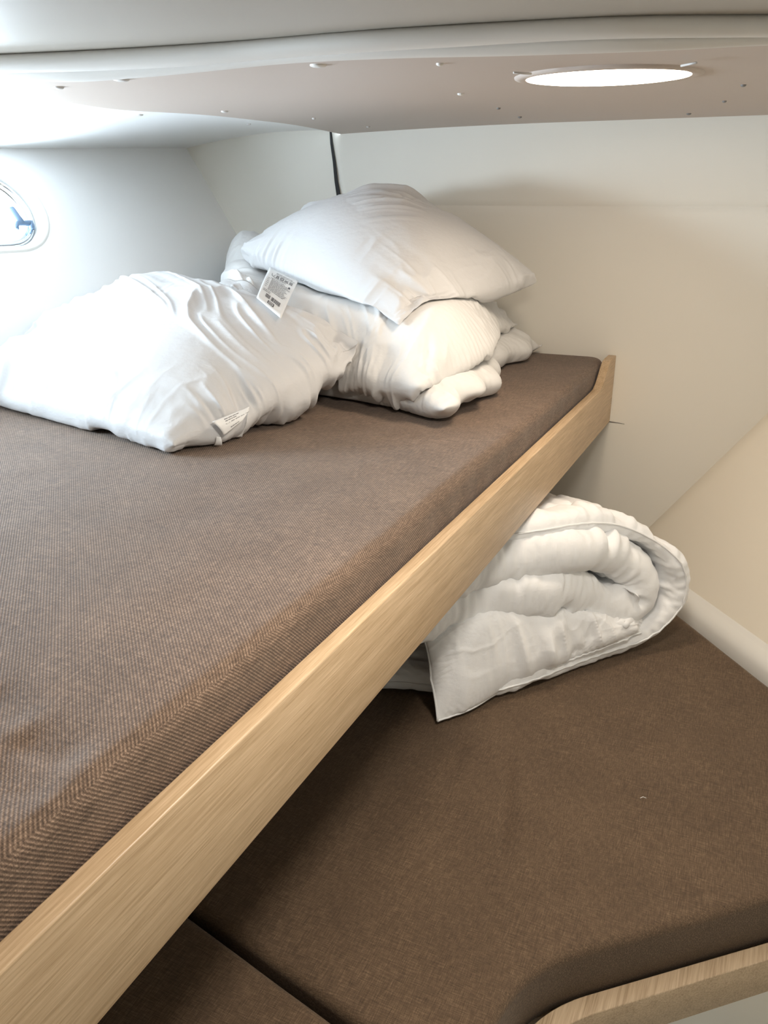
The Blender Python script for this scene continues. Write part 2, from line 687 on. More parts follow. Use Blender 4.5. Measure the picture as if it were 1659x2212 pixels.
# rounded base of the panel beside the lower mattress
bp = []
for k in range(40):
    s = -0.02 + 2.0 * k / 39
    bp.append(s)
vs_ = []
prof = [(-.01, 0.006), (0.0, 0.004), (0.006, 0.001), (0.018, -0.003), (0.030, -0.008), (0.042, -0.016), (0.050, -0.030), (0.053, -0.060), (0.053, -0.16)]
nh = np.array([-dr[1], dr[0], 0])
if nh[0] > 0:
    nh = -nh
for s in bp:
    q = panel(s, -0.997)
    for a_, z_ in prof:
        vs_.append(q + nh * a_ + np.array([0, 0, z_]))
struct(mesh_obj('baseboard_right', wz(vs_), grid_faces(len(bp), len(prof)), M['gel']))

# ---- the rest of the cabin behind the eye
struct(prism('floor', [(-2.1, -1.3, -1.55), (2.4, -1.3, -1.55), (2.4, 2.45, -1.55), (-2.1, 2.45, -1.55)], (0, 0, -0.03), M['grey']))
struct(prism('wall_back', [(-2.2, -1.25, -1.55), (2.4, -1.25, -1.55), (2.4, -1.25, 0.3), (-2.2, -1.25, 0.3)], (0, -0.03, 0), M['wall']))
struct(prism('wall_side', [(1.25, -1.25, -1.55), (1.25, 1.6, -1.55), (1.25, 1.6, 0.3), (1.25, -1.25, 0.3)], (0.03, 0, 0), M['wall']))

# ================================================================== CUSHIONS
def resample(poly, closed_radius, step=0.012):
    """polygon (x, y, r) -> rounded outline sampled evenly"""
    pts = []
    n = len(poly)
    for i in range(n):
        p0, p1, p2 = (np.array(poly[(i + k) % n][:2], float) for k in (-1, 0, 1))
        r = poly[i][2]
        a = (p0 - p1) / np.linalg.norm(p0 - p1)
        b_ = (p2 - p1) / np.linalg.norm(p2 - p1)
        for k in range(11):
            t = k / 10
            pts.append((1 - t) ** 2 * (p1 + a * r) + 2 * t * (1 - t) * p1 + t * t * (p1 + b_ * r))
    pts = np.array(pts + [pts[0]])
    seg = np.linalg.norm(np.diff(pts, axis=0), axis=1)
    L_ = np.concatenate([[0], np.cumsum(seg)])
    m_ = int(L_[-1] / step)
    t = np.linspace(0, L_[-1], m_, endpoint=False)
    return np.stack([np.interp(t, L_, pts[:, 0]), np.interp(t, L_, pts[:, 1])], 1)


def cushion(name, poly, centre, ztop, zbot, rad, mat, parent=None, disp=None, bulge=0.006, rings=90):
    out = resample(poly, 0)
    n = len(out)
    tang = np.roll(out, -1, 0) - np.roll(out, 1, 0)
    tang /= np.linalg.norm(tang, axis=1)[:, None]
    area2 = np.sum(out[:, 0] * np.roll(out[:, 1], -1) - np.roll(out[:, 0], -1) * out[:, 1])
    nin = np.stack([-tang[:, 1], tang[:, 0]], 1) * (1 if area2 > 0 else -1)     # inward
    levels = []
    for k in range(7):                                                        # bottom rounding
        a = math.pi / 2 * k / 6
        levels.append((rad * (1 - math.sin(a)), zbot + rad * (1 - math.cos(a))))
    for k in range(1, 8):
        t = k / 8
        levels.append((-bulge * math.sin(math.pi * t), zbot + rad + (ztop - zbot - 2 * rad) * t))
    for k in range(9):
        a = math.pi / 2 * k / 8
        levels.append((rad * (1 - math.cos(a)), ztop - rad + rad * math.sin(a)))
    vs2 = []
    for ins, z in levels:
        q = out + nin * ins
        for p in q:
            vs2.append((p[0], p[1], z))
    base = out + nin * rad
    c = np.array(centre[:2], float)
    for k in range(1, rings):
        t = k / rings
        for p in base:
            q = p + (c - p) * t
            vs2.append((q[0], q[1], ztop))
    vs2 = np.array(vs2)
    if disp:
        for i in range(7 * n, len(vs2)):
            vs2[i] = disp(vs2[i])
    faces = grid_faces(len(levels) + rings - 1, n, True)
    top = (len(levels) + rings - 2) * n
    faces.append(tuple(range(top, top + n)))
    faces.append(tuple(range(n))[::-1])
    return mesh_obj(name, wz(vs2), faces, mat, parent)


def crease(p, a, b_, wdt, depth):
    """signed groove along the segment a-b (2-D)"""
    a, b_ = np.array(a), np.array(b_)
    q = np.array(p[:2]) - a
    d = b_ - a
    L_ = np.linalg.norm(d)
    d = d / L_
    t = q @ d / L_
    s = q @ np.array([-d[1], d[0]])
    if t < -0.3 or t > 1.3:
        return 0.0
    f = math.exp(-((t - 0.5) / 0.42) ** 4) * math.exp(-(s / wdt) ** 2)
    return -depth * f


# ---- upper bunk
ZT = -0.430
XR = -0.406
RT = 0.022


g_up = [(at(20, 1585, Z=ZT)[:2], at(180, 1640, Z=ZT)[:2], 0.020, 0.007),
        (at(-60, 1665, Z=ZT)[:2], at(110, 1720, Z=ZT)[:2], 0.016, 0.005),
        (at(-30, 1490, Z=ZT)[:2], at(60, 1560, Z=ZT)[:2], 0.020, 0.004)]


def disp_up(p):
    x, y, z = p
    k = min(1, max(0, (z + 0.50) / 0.06))
    z += k * (0.0030 * vnoise(x * 3, y * 3, 0, 2) + 0.0012 * vnoise(x * 12, y * 7, 0, 3))
    for a, b_, w2, d in g_up:
        z += k * crease(p, a, b_, w2, d)
    # slight puckers along the front edge seam
    e = math.exp(-((x + 0.443) / 0.02) ** 2)
    x += 0.003 * vnoise(0, y * 14, z * 9, 4) * e
    z -= 0.002 * e * abs(vnoise(0, y * 22, 0, 6))
    return (x, y, z)


XM = XR - RT - 0.004
mat_up = cushion('mattress', [(XM, 0.02, .03), (XM, YR - 0.008, .055), (-1.40, YR - 0.008, .02), (-1.755, 0.02, .02)],
                 (-1.0, 1.2), ZT, -0.535, 0.020, M['fab_up'], None, disp_up, 0.0, 100)
tag(mat_up, 'brown twill mattress of the upper bunk, wooden rail along its edge', 'mattress')

# bunk board: long oak rail with a raised end at the rear wall, platform below the mattress
bunk = empty('upper_bunk_base', (-0.9, 1.2, -0.62))
tag(bunk, 'pale oak bunk rail with raised far end holding the upper mattress', 'bunk frame')
zt_, zb_ = -0.4870, -0.6165
prof = [(0.00, zb_), (YR - 0.002, zb_), (YR - 0.002, -0.424), (YR - 0.055, -0.424), (YR - 0.085, -0.427), (YR - 0.105, -0.437), (YR - 0.155, -0.474), (YR - 0.185, -0.485), (YR - 0.215, zt_), (0.00, zt_)]
rail = prism('rail', [(XR - RT, y, z) for y, z in prof], (RT, 0, 0), M['oak'], bunk, 0.0022, 3)
prism('platform', [(XR - RT, 0.0, -0.545), (XR - RT, YR - 0.002, -0.545), (-1.33, YR - 0.002, -0.545), (-1.68, 0.0, -0.545)], (0, 0, -0.05), M['oak'], bunk)

# ---- lower bunk
ZL = -1.0
D1 = np.array([0.737, 0.676])
fA = at(1121, 2094, Z=ZL)[:2]
fB = at(1659, 1941, Z=ZL)[:2]
D1 = (fB - fA) / np.linalg.norm(fB - fA)
gA = at(423, 1967, Z=ZL)[:2]
gB = at(760, 2212, Z=ZL)[:2]
gd = (gB - gA) / np.linalg.norm(gB - gA)
G = 0.006
pe0 = at(1470, 1329, Z=ZL)[:2]
pe1 = at(1659, 1475, Z=ZL)[:2]
pd = (pe1 - pe0) / np.linalg.norm(pe1 - pe0)


def isect(p, d, q, e):
    A = np.array([[d[0], -e[0]], [d[1], -e[1]]])
    t = np.linalg.solve(A, np.array(q) - np.array(p))
    return np.array(p) + np.array(d) * t[0]


cA = isect(fA, D1, (-0.195, 0.0), (0, 1))                 # concave corner of the standing space
corner_rear = isect(pe0, pd, (0, YR - 0.01), (1, 0))
corner_right = isect(pe0, pd, fA, D1)
gR = isect(gA, gd, (cA[0], 0.0), (0, 1))
gL = gA + gd * (-1.26 - gA[0]) / gd[0]
gn = np.array([-gd[1], gd[0]])
if gn[1] < 0:
    gn = -gn
g_lo = [(at(1105, 1640, Z=ZL)[:2], at(1082, 1870, Z=ZL)[:2], 0.012, 0.0065),
        (at(1210, 1760, Z=ZL)[:2], at(1195, 1990, Z=ZL)[:2], 0.012, 0.0035),
        (at(1010, 1600, Z=ZL)[:2], at(950, 1700, Z=ZL)[:2], 0.016, 0.005),
        (at(1450, 1800, Z=ZL)[:2], at(1430, 1960, Z=ZL)[:2], 0.016, 0.0025)]


def disp_lo(p):
    x, y, z = p
    k = min(1, max(0, (z + 1.05) / 0.04))
    z += k * (0.0035 * vnoise(x * 3.2, y * 3.2, 0, 12) + 0.0012 * vnoise(x * 9, y * 9, 0, 13))
    for a, b_, w2, d in g_lo:
        z += k * crease(p, a, b_, w2, d)
    return (x, y, z)


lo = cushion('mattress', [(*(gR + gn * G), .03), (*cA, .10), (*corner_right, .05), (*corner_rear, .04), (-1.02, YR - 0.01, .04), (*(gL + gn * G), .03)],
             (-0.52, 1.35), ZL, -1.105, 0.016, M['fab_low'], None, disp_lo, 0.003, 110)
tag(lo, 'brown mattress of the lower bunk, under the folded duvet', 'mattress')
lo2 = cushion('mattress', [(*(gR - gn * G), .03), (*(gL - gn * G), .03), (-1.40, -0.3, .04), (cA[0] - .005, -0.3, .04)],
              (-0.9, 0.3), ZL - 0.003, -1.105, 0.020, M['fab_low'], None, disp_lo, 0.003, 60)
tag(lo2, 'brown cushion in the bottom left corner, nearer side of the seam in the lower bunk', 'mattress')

base = empty('lower_bunk_base', (-0.5, 1.0, -1.55))
tag(base, 'pale oak edged base under the lower bunk mattress, at the lower right', 'bunk frame')
dn = np.array([D1[1], -D1[0]])                            # out towards the standing space
bz0, bz1 = -1.155, -1.082


def p3(q, z):
    return np.array([q[0], q[1], z])


# lower rail follows the cushion edge round the corner
fo = 0.012
rl_out = resample([(*(np.array([cA[0] + fo + .022, -0.4])), .01), (*(cA + np.array([fo + .022, -fo * 0.4 - .012])), .10), (*(corner_right + dn * (fo + .022)), .01),
                   (*(corner_right + dn * fo), .01), (*(cA + np.array([fo, 0.004])), .105), (*(np.array([cA[0] + fo, -0.4])), .01)], 0, 0.01)
prism('rail', [p3(q, bz0) for q in rl_out], (0, 0, bz1 - bz0), M['oak_low'], base, 0.002, 2)
prism('platform', [p3(q, -1.107) for q in (np.array([cA[0], -0.4]), cA, corner_right, corner_rear, np.array([-0.93, YR - .01]), np.array([-1.33, -0.4]))], (0, 0, -0.03), M['oak_low'], base)
prism('locker_front', [p3(q, -1.545) for q in (np.array([cA[0] - .03, -0.4]), cA + np.array([-.03, .03]), corner_right - dn * 0.04, corner_right - dn * 0.06, cA + np.array([-.05, .06]), np.array([cA[0] - .05, -0.4]))], (0, 0, 0.40), M['gel'], base)

# ================================================================== CEILING FITTINGS
LC = at(1311, 162, Z=ZC)
tipL, tipR = at(1130, 171, Z=ZC), at(1490, 153, Z=ZC)
la = (tipR - tipL) / 2
LA = np.linalg.norm(la)
la /= LA
lb = np.array([-la[1], la[0], 0])
nearp, farp = at(1311, 145, Z=ZC), at(1311, 180, Z=ZC)
LB = abs((farp - nearp) @ lb) / 2
lamp = empty('ceiling_lamp', (LC[0], LC[1], ZC))
tag(lamp, 'lit oval ceiling lamp glowing warm white above the bunks', 'lamp')


def oval(name, rings, mat, parent, cen=LC, n=48):
    vs2 = []
    for sa, sb, dz in rings:
        for k in range(n):
            th = 2 * math.pi * k / n
            vs2.append(np.array([cen[0], cen[1], ZC + dz]) + la * sa * math.cos(th) + lb * sb * math.sin(th))
    f = grid_faces(len(rings), n, True)
    f.append(tuple((len(rings) - 1) * n + k for k in range(n)))
    return mesh_obj(name, wz(vs2), f, mat, parent)


oval('lamp_rim', [(LA + .020, LB + .018, 0.002), (LA + .018, LB + .016, -0.003), (LA + .008, LB + .008, -0.006), (LA - .002, LB - .002, -0.004)], M['vinyl_tan'], lamp)
oval('lamp_lens', [(LA, LB, -0.003), (LA * .985, LB * .985, -0.005), (LA * .9, LB * .9, -0.0065), (LA * .6, LB * .6, -0.008), (LA * .2, LB * .2, -0.008)], M['lens'], lamp)
for sgn, px, py in ((-1, 1128, 158), (1, 1487, 139)):
    c_ = at(px, py, Z=ZC - .008)
    tube('clip', [c_ - la * .011 + lb * sgn * .012, c_, c_ + la * .012 - lb * sgn * .012], 0.0018, M['cap'], lamp, n=8)

# screw caps in the warm vinyl and the liner
def ceil_z(x, y):
    if x > seam_x(y):
        return ceil_h(x, y)
    u = (x - seam_x(y)) / (hull_x(y) - seam_x(y))
    return liner_fn(min(u, 1), (y + 1.25) / 3.67)[2]


def on_ceiling(px, py):
    p = at(px, py, Z=ZC)
    for _ in range(12):
        p = at(px, py, Z=ceil_z(p[0], min(p[1], 2.39)))
    return p


def button(px, py, wpx, mat, label, group, name='screw_cap'):
    c_ = on_ceiling(px, py)
    r = wpx / 2 * np.linalg.norm(c_) / FPX
    n = 20
    vs2 = []
    for rr, dz in ((1, 0.001), (0.97, -0.0016), (0.75, -0.0030), (0.35, -0.0038), (0.05, -0.004)):
        for k in range(n):
            th = 2 * math.pi * k / n
            vs2.append((c_[0] + r * rr * math.cos(th), c_[1] + r * rr * math.sin(th), c_[2] + dz))
    f = grid_faces(5, n, True) + [tuple(4 * n + k for k in range(n))]
    o_ = mesh_obj(name, wz(vs2), f, mat)
    return tag(o_, label, 'screw cap', group)


for px, py, w_, lb_ in ((262, 171, 30, 'larger grey cap in the ceiling vinyl, left one of the two large caps'),
                        (687, 140, 32, 'large round white cap in the ceiling vinyl near the middle of the padded roll')):
    button(px, py, w_, M['cap'] if px < 300 else M['vinyl'], lb_, 'large caps on the ceiling', 'round_cap')
small = [(126, 188, 20, 'c', 'small grey cap on the ceiling, farthest left, just below the padded roll'),
         (302, 247, 13, 'c', 'small screw cap on the white liner, leftmost of those below the seam'),
         (485, 240, 14, 'c', 'small raised cap on the warm ceiling vinyl just above the curved seam'),
         (537, 267, 9, 'c', 'small screw cap on white liner, middle one below the curved seam'),
         (678, 255, 8, 'c', 'tiny screw cap on the ceiling above the top of the dark wall joint'),
         (677, 283, 8, 'c', 'tiny screw cap at the liner edge, just left of the dark wall joint'),
         (795, 273, 8, 'c', 'tiny screw cap by the wall edge just right of the dark wall joint'),
         (430, 306, 10, 'c', 'small screw cap at the liner edge beside the hull corner'),
         (995, 202, 13, 'v', 'small white cap on the ceiling left of the oval lamp'),
         (1077, 233, 8, 'd', 'tiny dark screw on the ceiling below the left tip of the oval lamp'),
         (1123, 252, 8, 'd', 'tiny dark screw near the wall edge below the left tip of the oval lamp'),
         (1488, 245, 9, 'd', 'tiny dark screw near the wall edge below the right tip of the oval lamp'),
         (1565, 218, 8, 'd', 'tiny dark screw right of the oval lamp, the lower of two'),
         (1606, 183, 10, 'd', 'tiny dark screw on the ceiling right of the oval lamp, farthest right of all'),
         (950, 137, 14, 'v', 'faint flat cap under the padded roll, left of the oval lamp')]
for px, py, w_, k_, lb_ in small:
    button(px, py, w_, {'c': M['cap'], 'v': M['vinyl'], 'd': M['capd']}[k_], lb_, 'small screw caps on the ceiling')

area('dome_light', (LC[0], LC[1], ZC - 0.018), (LC[0], LC[1], ZC - 1), 0.20, 0.14, LAMP_POWER, LAMP_COLOR, 'ELLIPSE')

# a second lamp of the same kind over the standing space behind the eye
LC2 = np.array([-0.10, 0.72, ZC + 0.010])
lamp2 = empty('ceiling_lamp', (LC2[0], LC2[1], ZC))
tag(lamp2, 'oval ceiling lamp nearer the eye, beyond the top edge of the photo', 'lamp')
oval('lamp_rim', [(LA + .020, LB + .018, 0.012), (LA + .018, LB + .016, 0.0), (LA + .008, LB + .008, -0.003), (LA - .002, LB - .002, -0.001)], M['gel'], lamp2, LC2)
oval('lamp_lens', [(LA, LB, -0.001), (LA * .985, LB * .985, -0.005), (LA * .9, LB * .9, -0.008), (LA * .6, LB * .6, -0.011), (LA * .2, LB * .2, -0.012)], M['lens'], lamp2, LC2)
area('dome_light_2', (LC2[0], LC2[1], ZC - 0.012), (LC2[0], LC2[1], ZC - 1), 0.16, 0.12, CABIN_POWER, CABIN_COLOR, 'ELLIPSE')

# ================================================================== SOFT THINGS (relaxed cloth shells)
def vnormals(X):
    du = np.empty_like(X)
    dv = np.empty_like(X)
    du[1:-1] = X[2:] - X[:-2]
    du[0] = X[1] - X[0]
    du[-1] = X[-1] - X[-2]
    dv[:, 1:-1] = X[:, 2:] - X[:, :-2]
    dv[:, 0] = X[:, 1] - X[:, 0]
    dv[:, -1] = X[:, -1] - X[:, -2]
    n = np.cross(du, dv)
    return n / (np.linalg.norm(n, axis=2, keepdims=True) + 1e-12)


def blur(D, r):
    for ax in (0, 1):
        pad = [(0, 0)] * 3
        pad[ax] = (r + 1, r)
        c = np.cumsum(np.pad(D, pad, mode='edge'), axis=ax)
        k = 2 * r + 1
        if ax == 0:
            D = (c[k:] - c[:-k]) / k
        else:
            D = (c[:, k:] - c[:, :-k]) / k
    return D


def upsample(A, nu, nv):
    m, n = A.shape[:2]
    u = np.linspace(0, m - 1, nu)
    v = np.linspace(0, n - 1, nv)
    i = np.minimum(u.astype(int), m - 2)
    j = np.minimum(v.astype(int), n - 2)
    a = (u - i)[:, None, None]
    b_ = (v - j)[None, :, None]
    A00, A10 = A[i][:, j], A[i + 1][:, j]
    A01, A11 = A[i][:, j + 1], A[i + 1][:, j + 1]
    return (A00 * (1 - a) + A10 * a) * (1 - b_) + (A01 * (1 - a) + A11 * a) * b_


def project(X, L, di, dj, k, only_stretch=False):
    """distance constraints between grid points (i, j) and (i+di, j+dj)"""
    nu, nv = X.shape[:2]
    par = max(di, 1) if di else max(abs(dj), 1)
    for q in range(2 * par):
        # independent subsets
        if di:
            i0 = np.arange(nu - di)
            sel = i0[(i0 // par) % 2 == q // par] if par > 1 else i0[i0 % 2 == q]
            if par > 1:
                sel = sel[sel % par == q % par]
            if len(sel) == 0:
                continue
            if dj >= 0:
                A = X[sel, :nv - dj] if dj else X[sel]
                B = X[sel + di, dj:]
                LL = L[sel]
                sa, sb = (sel, slice(0, nv - dj)), (sel + di, slice(dj, nv))
            else:
                A = X[sel, -dj:]
                B = X[sel + di, :nv + dj]
                LL = L[sel]
                sa, sb = (sel, slice(-dj, nv)), (sel + di, slice(0, nv + dj))
        else:
            j0 = np.arange(nv - dj)
            sel = j0[(j0 // par) % 2 == q // par] if par > 1 else j0[j0 % 2 == q]
            if par > 1:
                sel = sel[sel % par == q % par]
            if len(sel) == 0:
                continue
            A = X[:, sel]
            B = X[:, sel + dj]
            LL = L[:, sel]
            sa, sb = (slice(None), sel), (slice(None), sel + dj)
        d = B - A
        l = np.sqrt((d * d).sum(2)) + 1e-9
        c = (l - LL) / l
        if only_stretch:
            c = np.maximum(c, 0)
        d *= (0.5 * k * c)[:, :, None]
        X[sa] = A + d
        X[sb] = B - d


def dists(R_, di, dj):
    nu, nv = R_.shape[:2]
    if dj >= 0:
        A = R_[:nu - di, :nv - dj]
        B = R_[di:, dj:]
    else:
        A = R_[:nu - di, -dj:]
        B = R_[di:, :nv + dj]
    return np.linalg.norm(B - A, axis=2)


def edge_fall(nu, nv, wdt):
    u = np.linspace(0, 1, nu)[:, None]
    v = np.linspace(0, 1, nv)[None, :]
    eu = np.exp(-np.minimum(u, 1 - u) / wdt) + 0 * v
    ev = np.exp(-np.minimum(v, 1 - v) / wdt) + 0 * u
    return eu, ev


def lowfield(nu, nv, cells, seed):
    r = np.random.default_rng(seed).normal(0, 1, (cells, cells, 1))
    f = upsample(r, nu, nv)
    return blur(f, max(1, nu // cells // 3))[:, :, 0]


def relax(T, Bm, rest=None, excess=0.03, edge_excess=0.08, edge_w=0.10, iters=160, press=0.0, anchor=0.15, rad=4,
          bend=0.12, collide=None, grav=0.0, seed=0, noise_amp=0.0015, pin_edge=0.5, levels=(0.5, 1.0), keep=None, full=0.05):
    """T, Bm: (nu, nv, 3) upper and lower sheets sharing their border. Gives back both, wrinkled."""
    nu, nv = T.shape[:2]
    rng = np.random.default_rng(seed)
    X = [None, None]
    for lev in levels:
        mu, mv = (nu, nv) if lev == 1.0 else (int(nu * lev), int(nv * lev))
        TT = [upsample(T, mu, mv), upsample(Bm, mu, mv)]
        if X[0] is None:
            X = [t.copy() for t in TT]
            V = [np.zeros_like(t) for t in TT]
        else:
            X = [upsample(x, mu, mv) for x in X]
            V = [np.zeros_like(t) for t in TT]
        for s in (0, 1):
            n_ = vnormals(X[s])
            X[s] += n_ * (rng.normal(0, noise_amp * (1 if lev < 1 else 0.35), (mu, mv, 1)))
        eu, ev = edge_fall(mu, mv, edge_w)
        ex_mod = np.clip(1 + 1.0 * lowfield(mu, mv, 5, seed + 1), 0, 3)
        ed_mod = np.clip(1 + 0.9 * lowfield(mu, mv, 9, seed + 2), 0, 2.5)
        if lev != levels[0]:
            pass
        else:
            for s in (0, 1):
                X[s] += vnormals(X[s]) * (lowfield(mu, mv, 14, seed + 5 + s) * noise_amp * 1.5)[:, :, None]
        cons = []
        for s in (0, 1):
            src = TT[s] if rest is None else upsample(rest, mu, mv)
            cs = []
            for di, dj, k in ((1, 0, 1.0), (0, 1, 1.0), (1, 1, 0.35), (1, -1, 0.35), (2, 0, bend), (0, 2, bend)):
                L = dists(src, di, dj)
                a, b_ = L.shape
                # cloth runs spare along the nearest seam
                fu = excess * ex_mod[:a, :b_] + edge_excess * ev[:a, :b_] * ed_mod[:a, :b_]
                fv = excess * ex_mod[:a, :b_] + edge_excess * eu[:a, :b_] * ed_mod[:a, :b_]
                f = fu if dj == 0 else fv if di == 0 else (fu + fv) / 2
                cs.append((di, dj, L * (1 + f), k))
            cons.append(cs)
        r = max(1, int(round(rad * lev)))
        for it in range(iters if lev == 1.0 else iters):
            for s in (0, 1):
                n_ = vnormals(X[s])
                sg = 1 if s == 0 else -1
                P_ = X[s].copy()
                X[s] += V[s] * 0.90
                if press:
                    X[s] += n_ * sg * press
                if grav:
                    X[s][:, :, 2] -= grav
                for di, dj, L, k in cons[s]:
                    project(X[s], L, di, dj, k, False)
                D = blur(X[s] - TT[s], r)
                X[s] -= anchor * D + full * (X[s] - TT[s] - D)
                if collide is not None:
                    X[s] = collide(X[s])
                V[s] = np.clip(X[s] - P_, -0.004, 0.004)
            # shared border
            for sl in ((0, slice(None)), (-1, slice(None)), (slice(None), 0), (slice(None), -1)):
                m_ = (X[0][sl] + X[1][sl]) / 2
                t_ = TT[0][sl]
                m_ = m_ + (t_ - m_) * pin_edge * 0.2
                X[0][sl] = m_
                X[1][sl] = m_
            # the two sheets never cross
            n0 = vnormals(X[0])
            g = ((X[0] - X[1]) * n0).sum(2, keepdims=True)
            fix = np.clip(0.004 - g, 0, 0.01) * 0.5
            fix[0] = fix[-1] = 0
            fix[:, 0] = fix[:, -1] = 0
            X[0] += n0 * fix
            X[1] -= n0 * fix
            if keep is not None:
                keep(X, mu, mv)
    return X[0], X[1]


def _hash(i, j, seed):
    h = (i * 374761393 + j * 668265263 + seed * 1442695041) & 0xffffffff
    h = ((h ^ (h >> 13)) * 1274126177) & 0xffffffff
    return ((h ^ (h >> 16)) & 0xffff) / 32767.5 - 1.0


def vn2(x, y, seed):
    """smooth value noise on arrays"""
    i, j = np.floor(x).astype(np.int64), np.floor(y).astype(np.int64)
    a, b_ = x - i, y - j
    a, b_ = a**3 * (a * (a * 6 - 15) + 10), b_**3 * (b_ * (b_ * 6 - 15) + 10)
    return (_hash(i, j, seed) * (1 - a) + _hash(i + 1, j, seed) * a) * (1 - b_) + (_hash(i, j + 1, seed) * (1 - a) + _hash(i + 1, j + 1, seed) * a) * b_


def ridge(n):
    return np.clip(1 - np.abs(n) * 2.2, 0, 1) ** 1.5


def creases(S_, seed, amp=0.006, reach=0.09, freq=16, inner=0.0025, ang=0.6, ifreq=5.0, edges=(1, 1, 1, 1), broad=0.004):
    """folds that run in from the seams and fade, and a few long slack folds across the middle"""
    out = []
    T = S_[0]
    nu, nv = T.shape[:2]
    lu = np.mean(np.linalg.norm(np.diff(T, axis=0), axis=2)) * (nu - 1)
    lv = np.mean(np.linalg.norm(np.diff(T, axis=1), axis=2)) * (nv - 1)
    u = np.linspace(0, lu, nu)[:, None] + np.zeros((1, nv))
    v = np.linspace(0, lv, nv)[None, :] + np.zeros((nu, 1))
    for s in (0, 1):
        h = np.zeros((nu, nv))
        for e, (t, d) in enumerate(((v, u), (v, lu - u), (u, v), (u, lv - v))):
            if not edges[e]:
                continue
            q = seed * 10 + e + 40 * s
            local = reach * (0.45 + 0.9 * np.clip(vn2(t * 7, t * 0 + 3.3, q + 5) + 0.5, 0, 1.5))
            f = np.exp(-(d / local) ** 1.6) * (1 - np.exp(-d / 0.006))
            warp = 0.35 * vn2(t * 9, d * 9, q + 1) + 0.06 * vn2(t * 30, d * 20, q + 2)
            n1 = vn2(t * freq + warp * 1.6, d * 3.0, q)
            n2 = vn2(t * freq * 2.3 + warp * 2, d * 7.0, q + 9)
            m_ = np.clip(0.55 + 0.9 * vn2(t * 6, d * 3, q + 7), 0, 1.3)
            h += f * m_ * amp * (0.85 * n1 + 0.55 * ridge(n1 + .25) + 0.35 * ridge(n2) - 0.3)
        ca, sa = math.cos(ang), math.sin(ang)
        p, r_ = u * ca + v * sa, -u * sa + v * ca
        wv = 0.5 * vn2(p * 3.5, r_ * 3.5, seed + 91 + s)
        m2 = np.clip(vn2(p * 4, r_ * 5, seed + 92 + s) * 1.4 + 0.15, 0, 1)
        k1 = vn2(p * 1.4 + wv, r_ * ifreq * 2.2 + wv * 1.6, seed + 93 + s)
        k2 = vn2(p * 2.5 + wv, r_ * ifreq * 5 + wv * 3, seed + 94 + s)
        edge0 = np.minimum(np.minimum(u, lu - u), np.minimum(v, lv - v))
        mid = 1 - np.exp(-(edge0 / 0.03) ** 2)
        h += mid * inner * m2 * (1.2 * ridge(k1) + 0.6 * ridge(k2))
        h += mid * broad * vn2(u * 7 + 3, v * 7, seed + 95 + s) * 0.6
        sg = 1 if s == 0 else -1
        out.append(S_[s] + vnormals(S_[s]) * (sg * h)[:, :, None])
    for sl in ((0, slice(None)), (-1, slice(None)), (slice(None), 0), (slice(None), -1)):
        out[1][sl] = out[0][sl]
    return tuple(out)


def shell_mesh(pairs):
    """(upper, lower) sheet pairs -> vertices and faces of closed bags"""
    V, Fc, off = [], [], 0
    for T, Bm in pairs:
        nu, nv = T.shape[:2]
        it = np.arange(nu * nv).reshape(nu, nv) + off
        ib = it.copy()
        inner = np.arange((nu - 2) * (nv - 2)).reshape(nu - 2, nv - 2) + off + nu * nv
        ib[1:-1, 1:-1] = inner
        V.append(T.reshape(-1, 3))
        V.append(Bm[1:-1, 1:-1].reshape(-1, 3))
        a, b_, c, d = it[:-1, :-1], it[1:, :-1], it[1:, 1:], it[:-1, 1:]
        Fc.append(np.stack([a, b_, c, d], -1).reshape(-1, 4))
        a, b_, c, d = ib[:-1, :-1], ib[:-1, 1:], ib[1:, 1:], ib[1:, :-1]
        Fc.append(np.stack([a, b_, c, d], -1).reshape(-1, 4))
        off += nu * nv + (nu - 2) * (nv - 2)
    return np.vstack(V), np.vstack(Fc)


def soft_obj(name, pairs, mat, parent=None):
    V, Fc = shell_mesh(pairs)
    o = mesh_obj(name, wz(V), Fc, mat, parent)
    md = o.modifiers.new('smooth', 'SUBSURF')
    md.levels = 1
    md.render_levels = 1
    return o


def puff(u, v, wdt=0.22, pw=0.6):
    """0 on the seam, 1 in the middle"""
    def e(t):
        d = min(t, 1 - t) / wdt
        return 1.0 if d >= 1 else (1 - (1 - d) ** 2)
    return (e(u) * e(v)) ** pw


def coons(c, sag=None):
    c = [np.array(k, float) for k in c]

    def P(u, v):
        return (1 - u) * (1 - v) * c[0] + u * (1 - v) * c[1] + u * v * c[2] + (1 - u) * v * c[3]
    return P


def sheets(P, th, nu, nv, up=None, asym=0.5, wdt=0.22, pw=0.6, hmod=None):
    G = np.array([[P(i / (nu - 1), j / (nv - 1)) for j in range(nv)] for i in range(nu)])
    n_ = vnormals(G) if up is None else np.broadcast_to(np.array(up, float), G.shape)
    Hh = np.array([[th * puff(i / (nu - 1), j / (nv - 1), wdt, pw) * (hmod(i / (nu - 1), j / (nv - 1)) if hmod else 1) for j in range(nv)] for i in range(nu)])[:, :, None]
    return G + n_ * Hh * (1 - asym), G - n_ * Hh * asym


